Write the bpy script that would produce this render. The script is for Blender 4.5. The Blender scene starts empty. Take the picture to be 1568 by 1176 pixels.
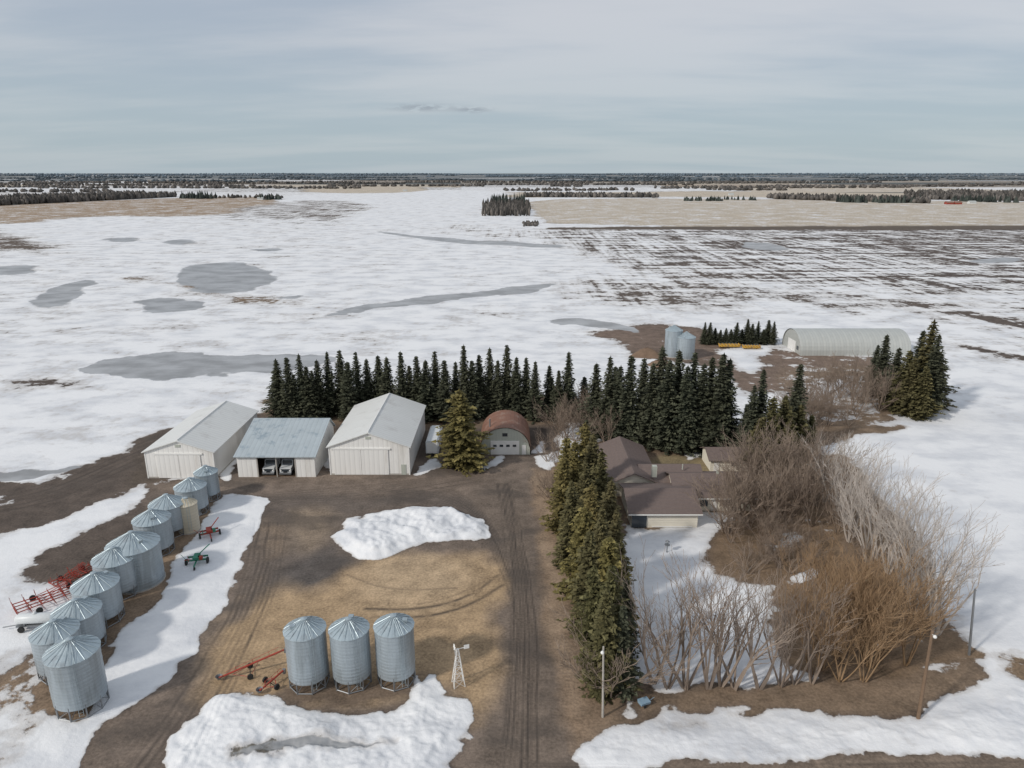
import bpy, math, random
import numpy as np
from mathutils import Vector, Matrix
random.seed(7); rng=np.random.default_rng(7)
scene=bpy.context.scene
# ---------------- survey: photo reading -> metres on the flat ground --------------
CH=54.0; F=1087.0; PITCH=math.atan(323/F); SP=math.sin(PITCH); CP=math.cos(PITCH)
def W(px,py,z=0.0):
    u=(px-784)/F; v=(py-588)/F
    D=(CH-z)/(SP+CP*v)
    return (D*u, D*(CP-SP*v))
def HT(Y,py):
    v=(py-588)/F
    a=Y*(SP+v*CP)/(CP-v*SP)
    return CH-a
def PX(px,Y,z=0):
    D=Y*CP+(CH-z)*SP
    return (px-784)/F*D
# ---------------- materials ----------------
def newmat(name):
    m=bpy.data.materials.new(name); m.use_nodes=True
    nt=m.node_tree; b=nt.nodes['Principled BSDF']
    return m,nt,b
def N(nt,t,**k):
    n=nt.nodes.new(t)
    for a,b in k.items(): setattr(n,a,b)
    return n
def mth(nt,op,a,b=None,c=None,clamp=False):
    n=nt.nodes.new('ShaderNodeMath'); n.operation=op; n.use_clamp=clamp
    for i,x in enumerate((a,b,c)):
        if x is None: continue
        if isinstance(x,(int,float)): n.inputs[i].default_value=x
        else: nt.links.new(x,n.inputs[i])
    return n.outputs[0]
def mixc(nt,f,a,b,blend='MIX'):
    n=nt.nodes.new('ShaderNodeMix'); n.data_type='RGBA'; n.blend_type=blend
    for i,x in ((0,f),(6,a),(7,b)):
        if isinstance(x,(int,float)): n.inputs[i].default_value=x
        elif isinstance(x,(tuple,list)): n.inputs[i].default_value=(*x[:3],1)
        else: nt.links.new(x,n.inputs[i])
    return n.outputs[2]
def noise(nt,vec,scale,detail=4,rough=.55):
    n=N(nt,'ShaderNodeTexNoise'); n.inputs['Scale'].default_value=scale
    n.inputs['Detail'].default_value=detail; n.inputs['Roughness'].default_value=rough
    if vec is not None: nt.links.new(vec,n.inputs['Vector'])
    return n.outputs['Fac']
def sstep(nt,x,a,b):
    n=N(nt,'ShaderNodeMapRange',interpolation_type='SMOOTHSTEP')
    nt.links.new(x,n.inputs[0]); n.inputs[1].default_value=a; n.inputs[2].default_value=b
    return n.outputs[0]
def bump(nt,h,strength,dist,b):
    n=N(nt,'ShaderNodeBump'); n.inputs['Strength'].default_value=strength; n.inputs['Distance'].default_value=dist
    nt.links.new(h,n.inputs['Height']); nt.links.new(n.outputs[0],b.inputs['Normal'])
def scaled(nt,vec,s):
    n=N(nt,'ShaderNodeMapping'); n.inputs['Scale'].default_value=s; nt.links.new(vec,n.inputs['Vector']); return n.outputs[0]
def mat(name,col,rough=.6,metal=0,var=.25,scale=.6,rib=None,ribw=.6,streak=False,dirt=None,spec=.3):
    m,nt,b=newmat(name); tc=N(nt,'ShaderNodeTexCoord').outputs['Object']
    b.inputs['Roughness'].default_value=rough; b.inputs['Metallic'].default_value=metal
    b.inputs['Specular IOR Level'].default_value=spec
    v=scaled(nt,tc,(1,1,.15)) if streak else tc
    n1=noise(nt,v,scale,4,.65)
    f=mth(nt,'MULTIPLY_ADD',n1,2*var,1-var)
    c=mixc(nt,1.0,col,f,'MULTIPLY')
    if dirt:
        n2=noise(nt,v,scale*.5+.11,5,.7); c=mixc(nt,sstep(nt,n2,.5,.68),c,dirt)
    if rib:
        sep=N(nt,'ShaderNodeSeparateXYZ'); nt.links.new(tc,sep.inputs[0])
        x=sep.outputs['XYZ'.index(rib)]
        w=mth(nt,'PINGPONG',x,ribw/2); w=mth(nt,'DIVIDE',w,ribw/2)
        l=sstep(nt,w,0.0,.22)
        c=mixc(nt,mth(nt,'MULTIPLY_ADD',l,-.22,.22),c,(0.12,.12,.13))
        bump(nt,w,.3,.05,b)
    nt.links.new(c,b.inputs['Base Color'])
    return m
M={}
M['white']=mat('white_steel',(.84,.825,.79),.45,0,.06,.3,'X',.9,True,(.70,.675,.63))
M['whiteroof']=mat('white_roof_steel',(.70,.70,.67),.4,.0,.07,.25,'Y',.9,False,(.60,.59,.56))
M['greyroof']=mat('worn_grey_roof',(.43,.48,.50),.5,.1,.15,.5,'X',.9,False,(.27,.33,.37))
M['brownroof']=mat('brown_shingle',(.17,.13,.115),.85,0,.3,2.5,'Z',.25)
M['cream']=mat('cream_siding',(.76,.71,.60),.7,0,.08,.6,'Z',.4)
M['trim']=mat('white_trim',(.80,.79,.76),.5,0,.05)
M['rust']=mat('rust_red_roof',(.25,.13,.09),.6,.1,.25,.8,'Y',.8,False,(.33,.22,.17))
M['qgrey']=mat('grey_steel_arch',(.50,.51,.48),.5,.2,.12,.5,'Y',.9)
M['panel']=mat('grey_green_panel',(.46,.48,.42),.6,0,.1,.6,'X',.6)
M['galv']=mat('galvanized_steel',(.40,.455,.49),.42,.4,.25,.7,'Z',.42,True,(.30,.34,.36))
M['galv2']=mat('galvanized_roof',(.42,.49,.52),.4,.4,.18,1.2,None,.6,False,(.33,.37,.39))
M['beige']=mat('beige_bin_paint',(.60,.54,.42),.5,.0,.12,.6,'Z',.5,True)
M['steel']=mat('weathered_steel',(.25,.26,.27),.5,.5,.2)
M['glass']=mat('window_glass',(.03,.04,.05),.08,0,.1,spec=.8)
M['red']=mat('red_paint',(.36,.06,.04),.5,0,.4,1.5,dirt=(.18,.07,.05))
M['teal']=mat('green_paint',(.04,.20,.13),.45,0,.3,1.5)
M['yellow']=mat('yellow_paint',(.58,.33,.05),.5,0,.25,1.0,dirt=(.3,.2,.1))
M['rubber']=mat('black_rubber',(.03,.03,.03),.8)
M['wood']=mat('weathered_pole_wood',(.20,.135,.09),.85,0,.35,1.5)
M['greywood']=mat('grey_pole_wood',(.42,.39,.35),.8,0,.3,1.5)
M['truckwhite']=mat('truck_white',(.66,.68,.68),.35,0,.08)
M['blue']=mat('blue_paint',(.25,.36,.45),.5)
M['dirtpile']=mat('dirt_pile_soil',(.19,.13,.09),.95,0,.4,.8)
M['redbarn']=mat('red_barn_paint',(.33,.07,.05),.7)
def foliage(name,c1,c2,cobj):
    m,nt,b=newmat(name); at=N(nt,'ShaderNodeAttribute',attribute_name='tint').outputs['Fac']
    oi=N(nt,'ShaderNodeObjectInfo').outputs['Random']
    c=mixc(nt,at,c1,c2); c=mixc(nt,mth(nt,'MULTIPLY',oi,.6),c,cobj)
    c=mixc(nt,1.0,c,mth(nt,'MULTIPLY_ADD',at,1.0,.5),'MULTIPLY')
    nt.links.new(c,b.inputs['Base Color']); b.inputs['Roughness'].default_value=.75; b.inputs['Specular IOR Level'].default_value=.15
    return m
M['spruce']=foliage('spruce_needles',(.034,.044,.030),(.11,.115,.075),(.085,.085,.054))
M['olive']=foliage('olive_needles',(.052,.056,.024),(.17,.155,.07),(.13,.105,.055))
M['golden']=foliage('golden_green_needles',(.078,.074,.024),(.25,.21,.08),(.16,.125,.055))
M['bark']=mat('bark',(.12,.09,.07),.9,0,.35,2)
M['barkpale']=mat('pale_poplar_bark',(.46,.41,.365),.85,0,.25,1)
M['barktan']=mat('tan_twigs',(.29,.23,.185),.85,0,.3,.5)
M['barkorange']=mat('willow_twigs',(.34,.225,.13),.85,0,.3,.3)
M['barkgrey']=mat('grey_brush_twigs',(.29,.225,.175),.85,0,.3,.3)
M['fardark']=foliage('far_conifer',(.03,.04,.035),(.07,.08,.07),(.05,.06,.055))
M['farbrown']=foliage('far_bare_wood',(.075,.072,.066),(.155,.137,.122),(.105,.097,.09))
M['farblue']=foliage('haze_tinted_far_forest',(.06,.078,.09),(.115,.132,.145),(.085,.105,.12))  # blue-grey of distant haze put into the tree colour
M['farhaze']=foliage('haze_tinted_horizon_forest',(.10,.135,.165),(.15,.185,.215),(.13,.165,.2))  # paler copy for the farthest rows, thicker haze painted in the colour
# ---------------- mesh builder ----------------
class B:
    def __init__(s): s.v=[];s.f=[];s.m=[]
    def add(s,v,f,mi=0):
        o=len(s.v); s.v+=[tuple(p) for p in v]; s.f+=[tuple(i+o for i in q) for q in f]; s.m+=[mi]*len(f)
    def box(s,x0,x1,y0,y1,z0,z1,mi=0):
        v=[(x,y,z) for z in (z0,z1) for y in (y0,y1) for x in (x0,x1)]
        s.add(v,[(0,2,3,1),(4,5,7,6),(0,1,5,4),(2,6,7,3),(0,4,6,2),(1,3,7,5)],mi)
    def tube(s,p0,p1,r0,r1=None,n=6,mi=0,caps=True):
        r1=r0 if r1 is None else r1
        p0=Vector(p0);p1=Vector(p1); d=(p1-p0)
        if d.length<1e-6: return
        q=d.to_track_quat('Z','Y'); v=[]
        for p,r in ((p0,r0),(p1,r1)):
            for i in range(n):
                a=2*math.pi*i/n; v.append(p+q@Vector((r*math.cos(a),r*math.sin(a),0)))
        f=[(i,(i+1)%n,n+(i+1)%n,n+i) for i in range(n)]
        if caps: f+= [tuple(range(n))[::-1],tuple(range(n,2*n))]
        s.add(v,f,mi)
    def lathe(s,prof,n=24,mi=0,cx=0,cy=0,rip=0):
        v=[];
        for r,z in prof:
            for i in range(n):
                a=2*math.pi*i/n; rr=r*(1+(rip if i%2 else 0)); v.append((cx+rr*math.cos(a),cy+rr*math.sin(a),z))
        f=[]
        for k in range(len(prof)-1):
            for i in range(n): f.append((k*n+i,k*n+(i+1)%n,(k+1)*n+(i+1)%n,(k+1)*n+i))
        s.add(v,f,mi)
    def prism(s,prof,y0,y1,mi=0,axis='Y',ends=True,skip=()):
        n=len(prof)
        v=[(a,y0,z) if axis=='Y' else (y0,a,z) for a,z in prof]+[(a,y1,z) if axis=='Y' else (y1,a,z) for a,z in prof]
        f=[(i,(i+1)%n,n+(i+1)%n,n+i) for i in range(n) if i not in skip]
        if ends: f+=[tuple(range(n))[::-1],tuple(range(n,2*n))]
        s.add(v,f,mi)
    def obj(s,name,mats,parent=None,smooth=False):
        me=bpy.data.meshes.new(name); me.from_pydata(s.v,[],s.f)
        for m in mats: me.materials.append(M[m] if isinstance(m,str) else m)
        me.polygons.foreach_set('material_index',s.m)
        if smooth: me.polygons.foreach_set('use_smooth',[True]*len(s.f))
        me.validate(); me.update()
        o=bpy.data.objects.new(name,me); scene.collection.objects.link(o)
        if parent: o.parent=parent
        return o
def root(name,x,y,z=0,rz=0):
    e=bpy.data.objects.new(name,None); scene.collection.objects.link(e); e.location=(x,y,z); e.rotation_euler=(0,0,rz); e.empty_display_size=.5
    return e
def inst(name,me,x,y,sx,sy,sz,rz,z=0):
    o=bpy.data.objects.new(name,me); scene.collection.objects.link(o)
    o.location=(x,y,z); o.scale=(sx,sy,sz); o.rotation_euler=(random.uniform(-.02,.02),random.uniform(-.02,.02),rz); return o
# ---------------- ground sheet ----------------
def vn(x,y,seed=0):
    xi=np.floor(x);yi=np.floor(y);fx=x-xi;fy=y-yi; fx=fx*fx*(3-2*fx);fy=fy*fy*(3-2*fy)
    def h(a,b):
        t=np.sin(a*127.1+b*311.7+seed*74.7)*43758.5453; return (t-np.floor(t))*2-1
    return (h(xi,yi)*(1-fx)+h(xi+1,yi)*fx)*(1-fy)+(h(xi,yi+1)*(1-fx)+h(xi+1,yi+1)*fx)*fy
def fbm(x,y,wl,seed=0,octv=4,g=.55):
    o=np.zeros_like(x);a=1
    for k in range(octv):
        o+=a*vn(x/wl+k*17.3,y/wl-k*9.1,seed+k); wl*=.48; a*=g
    return o
def chaikin(p):
    q=[]
    for i in range(len(p)):
        a=np.array(p[i]);b=np.array(p[(i+1)%len(p)]); q+= [a*.75+b*.25,a*.25+b*.75]
    return np.array(q)
rowsY=[-400,-150,-60,-20,5,22,32]
for py in np.arange(1225,330,-1.45): rowsY.append(W(784,py)[1])
for py in np.arange(330,266.3,-.62): rowsY.append(W(784,py)[1])
rowsY+= [60000.]
rowsY=np.array(sorted(rowsY))
t=np.concatenate([[-9,-4,-2,-1.4,-1.15],np.linspace(-1,1,700),[1.15,1.4,2,4,9]])
HWd=.76*np.maximum(rowsY*CP+CH*SP,45)
X=(t[None,:]*HWd[:,None]); Y=np.repeat(rowsY[:,None],len(t),1)
nr,nc=X.shape; P=np.stack([X.ravel(),Y.ravel()],1); NV=len(P)
cov=np.full(NV,1.08); wat=np.full(NV,-.6); fur=np.full(NV,.2); col=np.tile(np.array([.15,.115,.09]),(NV,1)); hgt=np.zeros(NV); pave=np.zeros(NV)
def sdf(p,poly):
    d=np.full(len(p),1e18); ins=np.zeros(len(p),bool); n=len(poly)
    for i in range(n):
        a=poly[i];b=poly[(i+1)%n]; e=b-a; L=e@e
        if L<1e-9: continue
        w=p-a; tt=np.clip((w@e)/L,0,1); q=w-tt[:,None]*e; d=np.minimum(d,(q*q).sum(1))
        c=((a[1]>p[:,1])!=(b[1]>p[:,1]))
        with np.errstate(divide='ignore',invalid='ignore'):
            xi=(b[0]-a[0])*(p[:,1]-a[1])/(b[1]-a[1])+a[0]
        ins^= c&(p[:,0]<xi)
    return np.where(ins,1,-1)*np.sqrt(d)
calls=0
def paint(pts,soft,cv=None,c=None,w=None,fu=None,h=None,pv=None,smooth=1,wob=1.2):
    global calls; calls+=1
    poly=np.array([W(*p) for p in pts],float)
    for _ in range(smooth): poly=chaikin(poly)
    m=soft*(1.2+2*wob); lo=poly.min(0)-m; hi=poly.max(0)+m
    idx=np.where((P[:,0]>lo[0])&(P[:,0]<hi[0])&(P[:,1]>lo[1])&(P[:,1]<hi[1]))[0]
    if len(idx)==0: return
    p=P[idx]; wl=soft*6
    dx=fbm(p[:,0],p[:,1],wl,calls,4)*soft*wob; dy=fbm(p[:,0],p[:,1],wl,calls+50,4)*soft*wob
    s=sdf(p+np.stack([dx,dy],1),poly); k=np.clip(.5+s/(2*soft),0,1)
    if cv is not None: cov[idx]=cov[idx]*(1-k)+cv*k
    if w is not None: wat[idx]=wat[idx]*(1-k)+w*k
    if fu is not None: fur[idx]=fur[idx]*(1-k)+fu*k
    if pv is not None: pave[idx]=pave[idx]*(1-k)+pv*k
    if c is not None: col[idx]=col[idx]*(1-k[:,None])+np.array(c)*k[:,None]
    if h is not None: hgt[idx]+=h*np.clip(s/(soft*2.5),0,1)
SOIL=(.12,.093,.075); GRAV=(.195,.152,.12); MUD=(.11,.086,.07); GOLD=(.39,.275,.165); VERGE=(.25,.178,.12); TAN=(.50,.43,.34); WET=(.145,.117,.097)
# far patchwork of fields
far=np.where(P[:,1]>1700)[0]
ci=np.floor((P[far,0]+P[far,1]*.07)/900).astype(int); cj=np.floor(P[far,1]/720).astype(int)
hsh=np.abs(np.sin(ci*12.9898+cj*78.233)*43758.5453)%1
cov[far]=np.choose((hsh*5).astype(int).clip(0,4),[.1,.85,.3,.65,.1])
pal=np.array([TAN,(.36,.29,.22),(.25,.21,.165),(.13,.12,.10),(.10,.10,.09)])
col[far]=pal[((hsh*37)%5).astype(int)]
ff=np.where(P[:,1]>2900)[0]; kk=np.clip((P[ff,1]-2900)/4500,0,1); cov[ff]-=.35*kk; col[ff]=col[ff]*(1-.7*kk[:,None])+np.array([.10,.13,.15])*.7*kk[:,None]  # ground blends to blue-grey with distance, haze put into the soil colour
# mid-distance fields
paint([(-200,322),(250,303),(430,301),(420,322),(300,332),(150,330),(0,345),(-200,350)],12,.36,(.34,.25,.17))
paint([(-200,335),(60,355),(175,405),(100,398),(-200,380)],14,.35,(.12,.09,.07))
paint([(320,332),(440,306),(570,308),(550,342),(400,350)],16,.60,SOIL,fu=1)
paint([(240,330),(420,330),(560,345),(500,420),(300,380)],40,.96,SOIL)
paint([(0,380),(200,390),(560,430),(620,480),(400,500),(-200,480),(-200,380)],30,1.0,(.17,.14,.11))
paint([(-200,620),(-200,480),(150,490),(500,500),(700,520),(420,540),(100,560)],12,1.02,(.2,.16,.13))
paint([(430,300),(600,290),(790,292),(770,308),(600,306),(440,304)],25,1.05,TAN)
paint([(455,288),(640,285),(660,294),(470,297)],20,.1,TAN)
paint([(800,306),(1000,303),(1568,309),(1800,311),(1800,348),(845,349),(812,325)],5,.36,TAN,fu=.3)
paint([(820,299),(1100,302),(1800,304),(1800,310),(1568,308),(1000,303),(830,304)],8,.8,TAN)
paint([(1000,292),(1240,294),(1500,297),(1500,302),(1100,301),(980,299)],15,.05,TAN)
paint([(620,340),(1000,352),(1800,348),(1800,575),(1500,560),(1400,470),(1150,440),(950,430),(880,380)],30,.83,SOIL,fu=.8)
paint([(830,353),(1000,352),(1800,350),(1800,465),(1400,455),(1100,430),(930,430),(870,380)],22,.60,(.105,.082,.068),fu=1.2)
paint([(1180,352),(1800,350),(1800,400),(1300,405)],20,.45,(.105,.082,.068),fu=1.2)
paint([(838,347),(1800,345),(1800,352),(838,352)],5,-.2,(.11,.085,.065))
paint([(860,420),(960,400),(1150,420),(1100,470),(940,480)],14,.72,SOIL,fu=.8)
paint([(900,440),(1060,430),(1180,460),(1080,475),(960,470)],7,.58,SOIL,fu=.4)
paint([(1100,445),(1300,440),(1500,470),(1568,520),(1400,470),(1250,470)],7,.64,SOIL,fu=.4)
paint([(1400,465),(1568,492),(1700,515),(1700,524),(1560,502),(1400,471)],2.4,.3,MUD)
paint([(1450,520),(1568,545),(1700,562),(1700,568),(1560,552),(1450,526)],2,.4,MUD)
paint([(190,425),(260,425),(400,450),(560,465),(560,475),(400,462),(240,440)],8,.66,VERGE)
paint([(0,590),(70,575),(200,592),(180,600),(60,600),(0,610)],3,.75,MUD)
# meltwater ponds
def pond(p,soft=4,w=1.0,wob=2.0): paint(p,soft,None,None,w,wob=wob)
pond([(60,578),(150,556),(240,541),(330,545),(420,544),(510,542),(520,556),(430,575),(340,580),(250,583),(150,582)],3.5,1.0,1.6)
pond([(188,474),(215,458),(270,454),(325,468),(290,480),(225,485)],6,1.1,1.2)
pond([(262,428),(300,402),(380,402),(462,424),(420,442),(330,447),(280,440)],9,1.1,1.2)
pond([(40,464),(90,437),(150,427),(155,442),(110,464),(60,476)],6,1.1,1.0)
pond([(-60,408),(50,407),(65,414),(30,421),(-60,422)],6,1.0,1.2)
pond([(480,483),(585,462),(700,448),(800,437),(860,431),(860,440),(760,454),(640,468),(585,472),(490,488)],3.5,.9,1.2)
pond([(840,487),(900,488),(965,500),(990,512),(900,502),(850,497)],3,1.0,1.2)
pond([(565,352),(700,366),(900,374),(900,380),(690,374),(570,358)],10,.8,1)
pond([(370,382),(440,379),(460,383),(390,388)],7,.8,1)
pond([(410,455),(480,448),(470,457),(420,460)],4,.7,1)
pond([(1130,372),(1160,370),(1230,380),(1200,388),(1140,384)],8,.8,1)
pond([(1440,395),(1568,392),(1568,402),(1480,405)],8,.8,1)
pond([(240,368),(300,364),(330,372),(260,377)],9,.7,1)
pond([(130,366),(200,362),(220,370),(150,374)],9,.7,1)
# left wet mud
paint([(-120,800),(-120,735),(0,740),(70,742),(180,690),(250,662),(400,625),(650,628),(860,640),(860,700),(640,745),(200,762),(130,790),(60,812),(0,815)],1.6,-.1,MUD,pv=.4)
paint([(200,700),(250,662),(300,700),(230,760),(190,750)],1.5,-.3,(.1,.078,.06))
pond([(-120,722),(0,720),(60,718),(140,706),(120,720),(40,735),(-120,736)],1.5,.9,1)
paint([(-120,775),(50,770),(60,745),(120,715),(170,700),(80,745),(0,755)],2,.3,MUD)
paint([(-150,850),(0,815),(70,805),(130,775),(200,755),(230,735),(350,725),(350,800),(300,860),(-150,1300)],1.5,1.15,SOIL)
paint([(60,850),(100,835),(150,800),(240,745),(290,735),(300,800),(230,870),(180,900),(120,960),(70,960),(110,900),(60,880)],1.6,.2,MUD)
# farmyard gravel
paint([(210,745),(300,728),(500,722),(735,702),(800,695),(830,720),(850,900),(905,1120),(930,1230),(80,1230),(140,1140),(200,1085),(290,1000),(345,905),(385,820),(408,762),(350,757),(330,775),(230,790)],1.2,-.45,GRAV,pv=1)
# snow beside bins
paint([(340,760),(408,758),(404,788),(376,835),(345,908),(318,960),(290,1005),(235,1070),(185,1090),(150,1110),(125,1150),(100,1230),(-160,1230),(-60,1120),(60,1060),(150,1010),(230,930),(270,860),(300,810)],.8,1.45,SOIL,h=.12,pv=0)
# gravel pads under bins
paint([(300,785),(335,765),(322,790),(292,835),(258,875),(242,922),(205,955),(175,985),(160,1030),(155,1080),(135,1110),(60,1100),(50,1040),(90,1000),(150,940),(215,880)],.8,-.1,VERGE,pv=.5)
paint([(-20,1060),(40,1010),(60,1040),(60,1110),(10,1150),(-40,1130)],1.2,.4,VERGE)
paint([(-100,1130),(0,1110),(60,1120),(40,1176),(-40,1230),(-150,1230)],1.5,.8,VERGE)
# dead-grass field
paint([(420,880),(520,850),(560,838),(640,850),(745,838),(762,870),(768,940),(765,1010),(745,1085),(700,1095),(640,1060),(420,1068),(330,1072),(300,1100),(320,1010),(370,940)],1.6,-.45,GOLD,pv=.12)
paint([(340,760),(560,752),(735,762),(760,810),(752,835),(640,775),(560,780),(510,830),(560,850),(500,875),(400,900),(330,1000),(350,930),(395,830)],2.0,None,WET,pv=1)
paint([(395,800),(440,790),(440,840),(400,850)],2.0,None,(.24,.18,.13))
paint([(440,785),(540,775),(515,830),(440,860)],2.0,None,(.24,.185,.135))
paint([(430,865),(500,850),(560,862),(520,900),(440,910)],1.8,None,(.105,.09,.08))
paint([(560,870),(720,850),(750,900),(620,930),(540,920)],2.5,None,(.45,.33,.21))
paint([(420,1068),(440,1045),(640,1040),(650,1062),(560,1080),(430,1082)],.5,None,(.17,.125,.09))
# snow pile
paint([(513,826),(535,800),(575,780),(640,776),(735,783),(757,815),(735,832),(640,838),(600,856),(560,852)],.9,1.35,SOIL,h=1.0,pv=0)
# front snow bank
paint([(215,1230),(270,1130),(310,1085),(335,1064),(370,1062),(420,1078),(500,1092),(590,1088),(640,1072),(652,1030),(672,1066),(726,1078),(728,1140),(690,1170),(660,1230)],.8,1.25,SOIL,h=.55,pv=0)
paint([(655,1032),(672,1035),(676,1066),(640,1072)],.5,1.2,SOIL)
paint([(335,1150),(400,1136),(470,1130),(620,1130),(640,1136),(560,1146),(440,1158),(360,1162)],.7,.6,(.19,.175,.145),w=.68,wob=1)
# driveway
DR=[(735,725),(800,722),(815,790),(826,860),(838,960),(852,1080),(905,1230),(690,1230),(735,1140),(765,1070),(778,960),(776,880),(762,820),(715,765)]
paint(DR,.8,-.5,(.175,.137,.108),pv=1)
# verge right of drive + under spruce row
paint([(815,715),(930,690),(955,760),(950,880),(975,1000),(985,1060),(1000,1075),(970,1110),(905,1130),(880,1150),(858,1085),(842,960),(830,860)],1.0,-.25,VERGE,pv=0)
paint([(815,715),(840,715),(860,900),(900,1080),(870,1100),(845,960)],.8,None,(.33,.24,.165))
# house grounds
paint([(905,660),(1130,655),(1300,650),(1420,655),(1290,672),(1240,690),(1160,745),(1110,800),(960,815),(925,760)],1.4,-.05,(.2,.145,.1))
paint([(985,698),(1085,696),(1085,730),(1020,732)],1.0,-.4,(.24,.19,.11))
paint([(960,812),(1010,808),(1070,790),(1120,785),(1100,850),(1090,880),(1190,905),(1180,980),(1270,1045),(1180,1056),(1000,1056),(965,1030),(965,900)],.9,1.3,SOIL,h=.1)
paint([(1085,875),(1090,850),(1110,800),(1160,745),(1260,690),(1300,705),(1370,780),(1430,860),(1435,950),(1500,1005),(1500,1025),(1440,1040),(1250,1050),(1185,985),(1190,915),(1130,885)],1.3,.0,(.2,.14,.09))
paint([(1215,880),(1250,865),(1255,880),(1225,892)],.5,1.1,SOIL)
paint([(1285,680),(1400,662),(1650,640),(1650,980),(1520,990),(1480,950),(1435,830),(1360,745)],1.6,1.45,SOIL)
# bottom strips
paint([(870,1120),(1000,1060),(1250,1042),(1420,1025),(1500,1005),(1530,1035),(1420,1060),(1400,1085),(1330,1105),(1200,1085),(1130,1100),(1060,1090),(950,1120),(880,1145)],.9,-.1,(.22,.16,.11))
paint([(862,1133),(950,1112),(1020,1078),(1040,1105),(1130,1098),(1190,1085),(1300,1108),(1390,1100),(1420,1068),(1530,1040),(1750,1010),(1750,1152),(1568,1160),(1200,1168),(1020,1172),(905,1178)],1.0,1.25,SOIL,h=.35)
paint([(1500,985),(1560,1000),(1700,1060),(1620,1060),(1540,1030)],.8,.4,(.24,.17,.11))
paint([(-700,1172),(600,1230),(905,1180),(1020,1172),(1568,1160),(2600,1140),(2600,1300),(-700,1330)],.7,-.4,(.24,.185,.14),pv=.6)
# leftover snow between buildings and along the brush
for q in [[(338,730),(350,700),(362,705),(360,735)],[(488,725),(500,690),(508,700),(505,725)],[(630,724),(660,700),(682,712),(640,728)],[(735,722),(750,695),(772,698),(758,720)],[(808,695),(820,675),(830,690),(815,700)],[(1030,1112),(1120,1078),(1140,1085),(1060,1118)],[(960,1100),(985,1060),(995,1080),(975,1104)],[(1180,830),(1215,815),(1225,828),(1190,842)],[(1040,700),(1070,690),(1075,698),(1045,706)]]:
    paint(q,.8,1.0,SOIL,wob=1.5)
# NE yard
paint([(900,505),(960,495),(1060,500),(1130,525),(1210,535),(1330,548),(1400,560),(1340,590),(1200,600),(1130,600),(1080,560),(985,548),(960,520),(905,512)],3,.15,(.18,.13,.1))
paint([(1100,535),(1180,528),(1190,545),(1150,575),(1110,550)],2.5,1.1,SOIL)
paint([(1180,560),(1360,560),(1380,600),(1410,650),(1250,660),(1190,620)],2.5,.4,(.22,.16,.11))
paint([(1250,575),(1330,575),(1320,600),(1240,595)],2.5,.9,SOIL)
paint([(410,600),(900,600),(900,655),(410,655)],2,.2,VERGE)
# ruts
trk=np.zeros(NV)
def rut(pts,w,a=1.0):
    pl=np.array([W(*p) for p in pts])
    for _ in range(2):
        q=[pl[0]]
        for i in range(len(pl)-1): q+=[pl[i]*.75+pl[i+1]*.25,pl[i]*.25+pl[i+1]*.75]
        q.append(pl[-1]); pl=np.array(q)
    lo=pl.min(0)-3*w-1; hi=pl.max(0)+3*w+1
    idx=np.where((P[:,0]>lo[0])&(P[:,0]<hi[0])&(P[:,1]>lo[1])&(P[:,1]<hi[1]))[0]
    p=P[idx]; ph_=random.random()*50; p=p+np.stack([fbm(p[:,0],p[:,1]*.4,4,3,2)*.25,np.zeros(len(p))],1); d=np.full(len(idx),1e9)
    for i in range(len(pl)-1):
        A=pl[i];E=pl[i+1]-A; ww=p-A; tt=np.clip((ww@E)/(E@E),0,1); d=np.minimum(d,np.sqrt(((ww-tt[:,None]*E)**2).sum(1)))
    k=a*np.exp(-(d/w)**2)*np.clip(.75+.6*fbm(P[idx,0],P[idx,1],9,ph_,2),0,1.2)
    trk[idx]=np.maximum(trk[idx],k)
for dx in (-18,-14,-8,-3,3,9,13,19):
    rut([(772+dx*.6,740),(790+dx*.8,850),(802+dx,960),(800+dx*1.3,1080),(792+dx*1.8,1200)],random.uniform(.14,.26),random.uniform(.7,1.1))
for k in range(8):
    rut([(600,742+k*3),(700,748+k*4),(750,790+k*5),(785,870+k*8),(798,1000)],.18,random.uniform(.5,1))
    rut([(340+k*4,760),(480,750+k*4),(620,738+k*3),(740,718+k*3)],.22,random.uniform(.4,.9))
rut([(560,932),(640,934),(720,915),(765,880)],.28,1); rut([(570,944),(650,946),(725,926),(770,895)],.28,1); rut([(640,925),(700,912),(745,890)],.2,.7)
rut([(520,985),(600,960),(700,960)],.25,.5); rut([(530,880),(600,905),(700,900)],.2,.5)
for k in range(8): rut([(390+k*7,800),(370+k*8,900),(300+k*9,1040),(180+k*15,1200)],.22,random.uniform(.4,1))
for k in range(6): rut([(-60,790-k*5),(60,775-k*6),(150,740-k*7),(250,690-k*5)],.3,random.uniform(.4,.9))
for k in range(4): rut([(800,1168+k*4),(1100,1174+k*4),(1568,1166+k*4)],.2,.6)
# relief
rl=fbm(P[:,0],P[:,1],3.2,5,4,.6)
Z=hgt*np.clip(.7+.45*rl,.05,2)
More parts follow.
